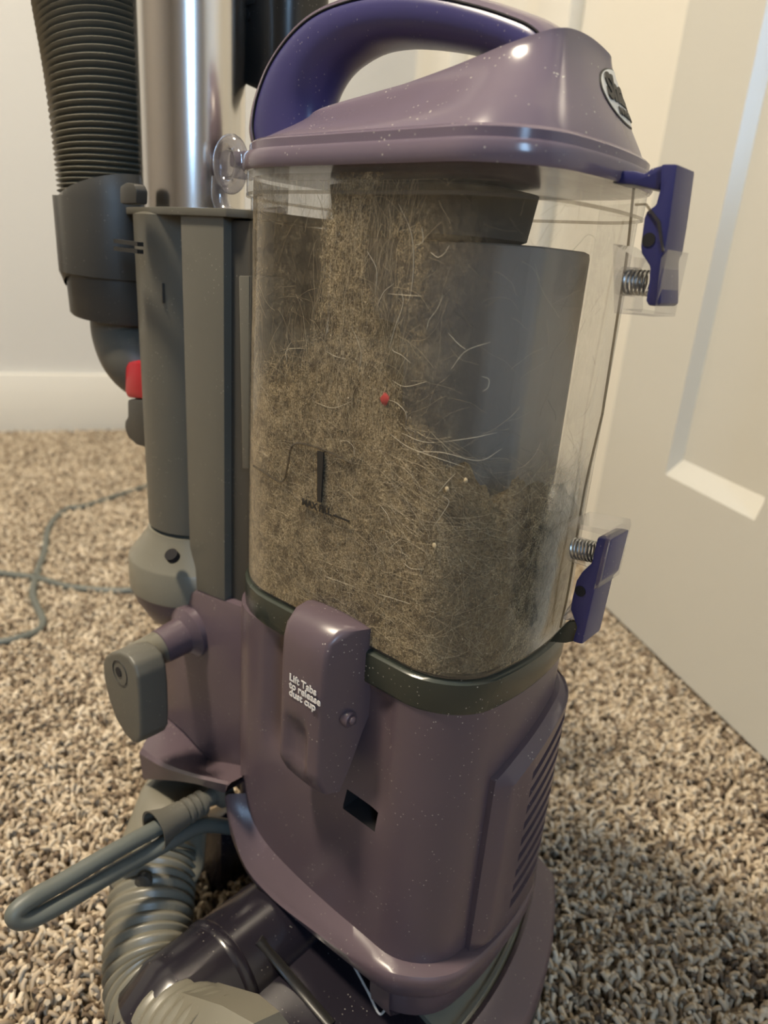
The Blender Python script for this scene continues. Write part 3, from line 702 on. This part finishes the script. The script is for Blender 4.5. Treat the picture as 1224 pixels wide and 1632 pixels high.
V, Fc = strip_along([y for y in YS if -.03 < y < .215], win_rib, .002); mk('window_rib', V, Fc, 'grey_light', noz)
V, Fc = tube(cr([(-.128, -.105, .078), (-.128, -.095, .080), (-.128, .0, .080), (-.128, .12, .080), (-.128, .19, .078)], 24), [.034]+[.043]*22+[.030], 40); mot = mk('motor_cover', V, Fc, 'plum', noz, smooth=60)
V, Fc = tube([Vector((-.128, y, .080)) for y in (-.066, -.064, -.058, -.056)], [.0432, .0444, .0444, .0432], 40); mk('motor_cover_ring', V, Fc, 'plum', noz)
NT = BVHTree.FromPolygons(*join(*[([v.co/S for v in q.data.vertices], [tuple(p.vertices) for p in q.data.polygons]) for q in (noz, mot)]))
def on_nozzle(x, y):
    d = _ray(x, y).normalized(); h = NT.ray_cast(CAML, d); return h[0]-d*.0006 if h[0] else CAML+d*((.075-CAMZ)/d.z)
sp = [on_nozzle(*p) for p in ((413, 1497), (440, 1530), (475, 1572), (528, 1634))]
V, Fc = tube(cr(sp, 24), .0045, 10, flat=.45); mk('nozzle_trim', V, Fc, 'black', noz)
dl = [on_nozzle(*p) for p in ((562, 1536), (585, 1578), (603, 1614), (612, 1611), (616, 1602))]
dl2 = [on_nozzle(*p) for p in ((578, 1566), (594, 1591), (603, 1589))]
for q in (dl, dl2):
    V, Fc = tube(cr(q, 20), .0009, 6); mk('pale_outline', V, Fc, 'print_white', noz)

# ================================================================== what is inside the cup
def wall_path(off):
    P = plan(off, 0, nst=34, na=16); nr = 16                     # rear arc first, then near side, front, far corner
    Q = P[-nr:]+P[:34*2+16+34+16]; z0 = nr
    s_ = [0.0]
    for a, b in zip(Q, Q[1:]): s_.append(s_[-1]+(b-a).length)
    sh = Q[z0].x-s_[z0]; return Q, [x+sh for x in s_]            # along the near side the arc length equals X
def on_wall(path, s, z):
    Q, T = path; s = min(max(s, T[0]), T[-1]-1e-6); lo, hi_ = 0, len(T)-1
    while hi_-lo > 1:
        mid = (lo+hi_)//2
        if T[mid] <= s: lo = mid
        else: hi_ = mid
    f = (s-T[lo])/max(1e-9, T[hi_]-T[lo]); p = Q[lo].lerp(Q[hi_], f); return Vector((p.x, p.y, z))
TOPS = [(-.26, .50), (-.20, .52), (-.165, .540), (-.13, .548), (-.108, .585), (-.09, .60), (-.072, .585), (-.055, .548), (-.03, .522), (0.0, .508), (.03, .500), (.06, .496), (.09, .488), (.13, .475), (.2, .45)]
def top_of(s):
    for (a, za), (b, zb) in zip(TOPS, TOPS[1:]):
        if s <= b: return lerp(za, zb, sm(a, b, s))
    return TOPS[-1][1]
def fbm(x, y, z=0): return noise.fractal(Vector((x, y, z)), 1.0, 2.0, 4)
WP = wall_path(-.0030)
def dust_body():
    full = plan(-.0030, 0, nst=34, na=16); Q, T = WP; rings = []; N = len(full)
    key = {(round(q.x, 6), round(q.y, 6)): t for q, t in zip(Q, T)}
    ts = [key.get((round(p.x, 6), round(p.y, 6)), None) for p in full]
    tops = [(top_of(t) if t is not None else .46)+.016*fbm(p.x*60, p.y*60, 3) for p, t in zip(full, ts)]
    c = Vector((-.10, .08, 0))
    for k in range(31):
        r = []
        for p, tp in zip(full, tops):
            f = k/30; z = lerp(.3862, tp, f); d = (c-p).normalized()
            inn = .0005+.0011*abs(fbm(p.x*160, p.y*160, z*160))+(.008*max(0, f-.72)**2/.08)
            r.append(p+d*inn+Vector((0, 0, z)))
        rings.append(r)
    for sft, dz in ((.93, -.002), (.80, -.010), (.55, -.022), (.25, -.030)):
        rings.append([Vector((lerp(c.x, p.x, sft), lerp(c.y, p.y, sft), tp+dz+.012*fbm(p.x*40*sft, p.y*40*sft, 9))) for p, tp in zip(full, tops)])
    return loft(rings)
k = MB('matted_dust'); co = k.coord()
f1 = k.noise(900, 6, .75, co, .6); f2 = k.noise(130, 5, .65, co, 1.0); f3 = k.noise(28, 3, .6, co)
c = k.ramp(f1, [(.34, (.045, .032, .018)), (.45, (.19, .14, .078)), (.55, (.34, .265, .155)), (.70, (.62, .52, .35))])
c = k.mix(k.ramp(f2, [(.34, .6), (.48, 0)]), c, (.050, .037, .025)); c = k.mix(k.ramp(f3, [(.35, .35), (.6, 0)]), c, (.13, .098, .066))
k.link(c, k.b.inputs['Base Color']); k.b.inputs['Roughness'].default_value = .95; k.b.inputs['Specular IOR Level'].default_value = .1
k.bump(f1, .9, .0012); M['dust'] = k.m
V, Fc = dust_body(); o = mk('matted_dust', V, Fc, 'dust', None, 'V', 60, kind='stuff')
tag(o, 'brown matted dust and lint filling the clear cup up to the middle', 'dust')

# a thin film of dust clinging to the inside of the clear wall, thick in the streak below the lid
FP = wall_path(-.0016)
def dust_film():
    Q, T = FP; nz = 96; V, Fc, am = [], [], []
    for j in range(nz+1):
        z = lerp(.3850, .6640, j/nz)
        for p, s in zip(Q, T):
            V.append(Vector((p.x, p.y, z)))
            n1 = fbm(s*28, z*28, 1); n2 = fbm(s*90, z*60, 5)
            cx = -.086+.010*sin((z-.5)*38)
            wdt = lerp(.030, .020, sm(.55, .64, z))
            colm = (1-sm(wdt*.55, wdt*1.25, abs(s-cx)))*sm(.50, .56, z)
            c2 = (1-sm(.006, .022, abs(s+.045+.10*(z-.6))))*sm(.52, .58, z)*.55*(1-sm(.64, .66, z))
            left = 1-sm(-.185, -.150, s)
            t = top_of(s); low = 1-sm(t-.02, t+.050, z+.02*n1)
            a = max(.20*(1-sm(-.05, .03, s))+.09, colm*.92, c2, left*.62, low*.85)
            a *= 1-.55*(sm(-.012, .004, s)*(1-sm(.035, .065, s)))
            a *= 1+.45*n1+.25*n2; pale = sm(.055, .10, s)*1.2+left*.45  # pale: lighter dust, with the front's backlight also put into its colour
            am.append((max(0, min(1, a)), max(0, min(1, pale)), 0, 1))
    n = len(Q)
    for j in range(nz):
        for i in range(n-1): Fc.append((j*n+i, j*n+i+1, (j+1)*n+i+1, (j+1)*n+i))
    k = MB('dust_film'); co = k.coord(); at = k.add('ShaderNodeAttribute', attribute_name='amount'); sp = k.add('ShaderNodeSeparateColor'); k.link(at.outputs['Color'], sp.inputs[0])
    mp = k.add('ShaderNodeMapping'); mp.inputs['Scale'].default_value = (1, 1, .28); k.link(co, mp.inputs[0])
    fine = k.noise(1100, 5, .75, mp.outputs[0], .5); grain = k.noise(1500, 4, .8, co)
    a = k.math('ADD', sp.outputs[0], k.math('MULTIPLY', k.math('SUBTRACT', fine, .5), k.math('MULTIPLY', sp.outputs[0], 2.2)), True)
    c = k.ramp(grain, [(.36, (.055, .040, .022)), (.48, (.24, .185, .105)), (.58, (.44, .35, .215)), (.68, (.70, .60, .42))]); c = k.mix(k.math('MULTIPLY', sp.outputs[1], .75), k.mix(k.ramp(k.noise(120, 5, .65, co, 1.2), [(.36, .75), (.54, 0)]), c, (.060, .044, .028)), (.62, .56, .46))
    k.link(c, k.b.inputs['Base Color']); k.b.inputs['Roughness'].default_value = .95; k.b.inputs['Specular IOR Level'].default_value = .05
    k.link(a, k.b.inputs['Alpha']); M['film'] = k.m
    o = mk('dust_film', V, Fc, 'film', None, 'V', 60, kind='stuff')
    at = o.data.color_attributes.new('amount', 'FLOAT_COLOR', 'POINT')
    for i, v in enumerate(am): at.data[i].color = v
    tag(o, 'thin tan film of dust clinging to the inner wall of the clear cup', 'dust')
dust_film()

HP = wall_path(-.0011)
def strand(s, z, th, L, curl, r, n, path, wob=.25):
    P = []; st = L/n
    for i in range(n+1):
        P.append(on_wall(path, s, min(max(z, .387), .660))+Vector((0, 0, 0))); s += cos(th)*st; z += sin(th)*st; th += curl*st+random.gauss(0, wob)
    return P
def fibres():
    V, Fc, cl = [], [], []
    for q in range(4200):
        s = random.uniform(-.20, .10) if q % 3 else random.gauss(-.075, .035); z = random.uniform(.39, .66)
        if z > top_of(s)+.02:
            near_col = abs(s+.08) < .035
            if not near_col and random.random() < .86: continue
        if z > .52 and abs(s+.085) < .04: th = random.gauss(pi/2, .28)
        elif s > -.06 and .455 < z < .535: th = random.gauss(-.35, .45)
        else: th = random.uniform(0, pi)
        b = random.random(); tone = (.48, .405, .275) if b < .42 else ((.22, .17, .10) if b < .74 else (.045, .034, .024))
        P = strand(s, z, th, random.uniform(.008, .036), random.gauss(0, 22), 0, 7, HP, .16)
        v, f = tube(P, random.uniform(.000032, .00007), 3, False); kx = len(V); V += v; Fc += [[i+kx for i in g] for g in f]; cl += [tone]*len(v)
    k = MB('fine_hair'); at = k.add('ShaderNodeAttribute', attribute_name='tone'); k.link(at.outputs['Color'], k.b.inputs['Base Color']); k.b.inputs['Roughness'].default_value = .55; M['hair'] = k.m
    o = mk('fine_hair', V, Fc, 'hair', None, 'V', 0, kind='stuff'); ca = o.data.color_attributes.new('tone', 'FLOAT_COLOR', 'POINT')
    for i, v in enumerate(cl): ca.data[i].color = (*v, 1)
    tag(o, 'fine tangled pet hair pressed against the inside of the cup', 'hair')
fibres()
M['pale_hair'] = simple('pale_hair', (.62, .56, .43), .5)
def pale_hairs():
    """the long pale hairs that can be told apart, traced along the cup wall"""
    H = [[(635, 325), (655, 370), (659, 420), (655, 465), (648, 485)], [(672, 362), (674, 385), (662, 391)], [(686, 402), (698, 410), (708, 404), (716, 391)],
         [(706, 470), (697, 492), (684, 510), (680, 525)], [(624, 555), (628, 560), (640, 566), (655, 579)], [(625, 606), (640, 615), (655, 615), (680, 608)],
         [(713, 531), (728, 548), (742, 557)], [(618, 468), (640, 470), (672, 472)], [(620, 555), (630, 520), (642, 485), (640, 465)], [(600, 490), (612, 465), (628, 452)],
         [(456, 560), (462, 556), (485, 555)], [(457, 575), (456, 560), (464, 545)], [(613, 636), (630, 641), (645, 655), (648, 668)], [(604, 803), (617, 820), (624, 838)],
         [(643, 897), (655, 906), (674, 908)], [(598, 945), (640, 958), (694, 978)], [(516, 918), (545, 928), (566, 936)], [(698, 786), (710, 768), (725, 755)],
         [(540, 703), (553, 703), (563, 712), (565, 727)], [(530, 730), (550, 733), (562, 739)], [(620, 690), (650, 712), (690, 730), (740, 745)], [(640, 690), (680, 705), (740, 700), (790, 690)],
         [(660, 720), (700, 722), (760, 735), (800, 715)], [(705, 790), (712, 800), (706, 815), (690, 838)], [(640, 858), (625, 870), (620, 880)], [(766, 600), (776, 605), (776, 618), (768, 624)],
         [(585, 400), (600, 430), (598, 470)], [(560, 520), (575, 560), (570, 600)], [(520, 560), (535, 568), (552, 572)], [(500, 640), (530, 650), (560, 640)], [(780, 545), (740, 560), (715, 590)]]
    NAMES = {0: 'long pale hair hanging from the lid through the upper middle of the cup', 1: 'small hooked pale hair high in the cup, beside the long hanging hair',
             2: 'pale hair curved like a smile over the dark filter in the cup', 3: 'pale slanting hair over the grey duct, upper right of the red lint fleck',
             5: 'bright wavy pale hair just above the red lint fleck', 7: 'straight pale hair lying level across the lower end of the long hanging hair',
             12: 'pale hair curling away from the right edge of the red lint fleck', 13: 'short curved pale hair in the brown dust, right of the fill line',
             14: 'short bright curved hair low in the brown dust', 15: 'long straight pale hair lowest in the brown dust, near the bottom corner',
             18: 'hooked pale hair beside the top of the black fill mark', 21: 'long sweeping pale hair across the front corner above the dust'}
    V_, F_ = [], []
    for n_, h in enumerate(H):
        P = []
        for x, y in h:
            p = atY(x, y, .0012)
            if p.x > -.02:                                      # round the corner: follow the bowed wall
                for t in range(200):
                    Y = t*.0008; X = front_x(Y, -.0012); q_ = atX(x, y, X)
                    if q_.y <= Y+.0004: p = Vector((X, Y, q_.z)); break
            P.append(p)
        V, Fc = tube(cr(P, 18), [.00006+.00009*sin(pi*min(1, max(0, i/17)))**.5 for i in range(18)], 5)
        if n_ in NAMES: tag(mk('pale_hair', V, Fc, 'pale_hair'), NAMES[n_], 'hair', 'pale hairs in the dust cup')
        else: kx = len(V_); V_ += V; F_ += [[i+kx for i in f] for f in Fc]
    tag(mk('loose_hair', V_, F_, 'pale_hair', kind='stuff'), 'scattered short pale hairs over the dust in the clear cup', 'hair')
pale_hairs()
def grit():
    V, Fc, cl = [], [], []
    for q in range(5200):
        s = random.gauss(-.075, .035) if q % 2 else random.uniform(-.19, .07); z = random.uniform(.388, .60)
        if z > top_of(s)+.015: continue
        p = on_wall(HP, s, z); r = random.uniform(.00016, .00042)*(1.6 if random.random() < .05 else 1)
        b = random.random(); tone = (.48, .40, .27) if b < .32 else ((.27, .20, .115) if b < .7 else (.09, .06, .04))
        kx = len(V); t = [Vector([random.gauss(0, 1) for _ in range(3)]).normalized()*r for _ in range(2)]
        for d in (Vector((r, 0, 0)), Vector((-r, 0, 0)), Vector((0, r*.6, 0)), Vector((0, -r*.6, 0)), Vector((0, 0, r)), Vector((0, 0, -r))): V.append(p+d*random.uniform(.6, 1.3))
        Fc += [[i+kx for i in f] for f in ((0, 2, 4), (2, 1, 4), (1, 3, 4), (3, 0, 4), (2, 0, 5), (1, 2, 5), (3, 1, 5), (0, 3, 5))]; cl += [tone]*6
    o = mk('sandy_grit', V, Fc, 'hair', None, 'V', 0, kind='stuff'); ca = o.data.color_attributes.new('tone', 'FLOAT_COLOR', 'POINT')
    for i, v in enumerate(cl): ca.data[i].color = (*v, 1)
    tag(o, 'pale sandy grit scattered through the brown dust in the cup', 'grit')
grit()
def fleck(name, x, y, r, mat, label, cat):
    c = atY(x, y, .0016); bm = bmesh.new(); bmesh.ops.create_icosphere(bm, subdivisions=2, radius=1); V = []
    for v in bm.verts:
        q = v.co*(1+.45*noise.noise(v.co*1.1+Vector((x, y, 0)))); V.append(c+Vector((q.x*r, q.y*r*.35, q.z*r*1.25)))
    bm.verts.index_update(); Fc = [[v.index for v in f.verts] for f in bm.faces]; bm.free(); tag(mk(name, V, Fc, mat), label, cat)
fleck('lint_fleck', 614, 636, .0032, 'red_lint', 'small red lint fleck in the middle of the dust cup', 'lint')
M['chip'] = simple('pale_chip', (.40, .33, .21), .8)
fleck('debris_chip', 712, 780, .0013, 'chip', 'round pale chip in the dust, beside a short curved hair', 'debris')
fleck('debris_chip', 692, 870, .0014, 'chip', 'pale oval chip low in the dust, right of centre', 'debris')
fleck('debris_chip', 742, 766, .0013, 'chip', 'flat pale chip near the front corner of the cup', 'debris')
fleck('debris_chip', 546, 563, .0013, 'chip', 'pale sliver in the lint below the hairy streak', 'debris')

# ================================================================== accessory tool and power cord
def tool():
    t = bpy.data.objects.new('crevice_tool', None); COL.objects.link(t); t.location = ORG*S+(EX*(-.29)+EY*.125+Vector((0, 0, .735)))*S; t.rotation_euler = (0, 0, TURN)
    tag(t, 'black plastic cleaning tool hanging beside the metal wand', 'vacuum tool')
    c = Vector((-.29, .125, .735)); R = []
    for z, o_ in ((.7365, -.006), (.7375, -.001), (.742, 0), (.80, .0015), (.97, .003)):
        R.append([p-c for p in plan(o_, z, xmin=-.323, xmax=-.263, y0=.100, y1=.152, rr=.006, rf=.018, b=0)])
    for i, r in enumerate(R[:3]):
        for p in r: p.z += .010*(-(p.x)/.03)
    V, Fc = loft(R); b = mk('tool_body', V, Fc, 'black', t)
    text('lettering', 'Shark', .030, Vector((-.3165, .0990, .7865))-c, (0, 0, -1), (1, 0, 0), 'print_black', t, .0012, 'RIGHT', .0009)
    V, Fc = tube([Vector((-.268, .1150, .97))-c, Vector((-.268, .1150, .757))-c], .0012, 6); mk('tool_rib', V, Fc, 'black', t)
tool()
def cord():
    u = lambda x, y, z=.004: Vector((x, y, z))
    flo = [(-1.9, 1.25), (-1.3, 1.20), (-.85, 1.235), (-.722, 1.217), (-.645, 1.208), (-.573, 1.183), (-.492, 1.182), (-.445, 1.198), (-.36, 1.26), (-.26, 1.42), (-.28, 1.70), (-.42, 1.93), (-.56, 1.90),
           (-.634, 1.80), (-.722, 1.617), (-.757, 1.577), (-.742, 1.46), (-.69, 1.33), (-.658, 1.235), (-.62, 1.14), (-.556, 1.045), (-.565, 1.00), (-.62, .965), (-.80, .90), (-1.3, .86)]
    a = tube(cr([u(*p) for p in flo], 220), .0068, 10)
    L = lambda v: v
    o = mk('power_cord', *a, 'cord', None, 'W', 60); tag(o, 'thin grey power cord lying in loops on the carpet by the wall', 'cord')
    A = atX(255, 1317, -.208); T = atX(17, 1452, -.209); D = (T-A)
    pts = [Vector((-.208, -.015, .1735)), Vector((-.208, -.045, .1735)), A+D*.0, A+D*.35+Vector((0, 0, .001)), A+D*.7, A+D*.90, A+D*.985+Vector((.001, .0, -.004)), A+D*.96+Vector((.004, .004, -.012)), A+D*.78+Vector((.006, .008, -.0135)), A+D*.5+Vector((.004, .010, -.0150)), A+D*.25+Vector((.004, .012, -.016)), A+D*.08+Vector((.006, .014, -.015)),
           Vector((-.204, -.022, .152)), Vector((-.200, .012, .130)), Vector((-.200, .05, .11))]
    V, Fc = tube(cr(pts, 150), .0066, 14); o = mk('cord_loop', V, Fc, 'cord', None, 'V', 60); tag(o, 'grey cord folded back from the strain relief above the lower hose', 'cord')
cord()
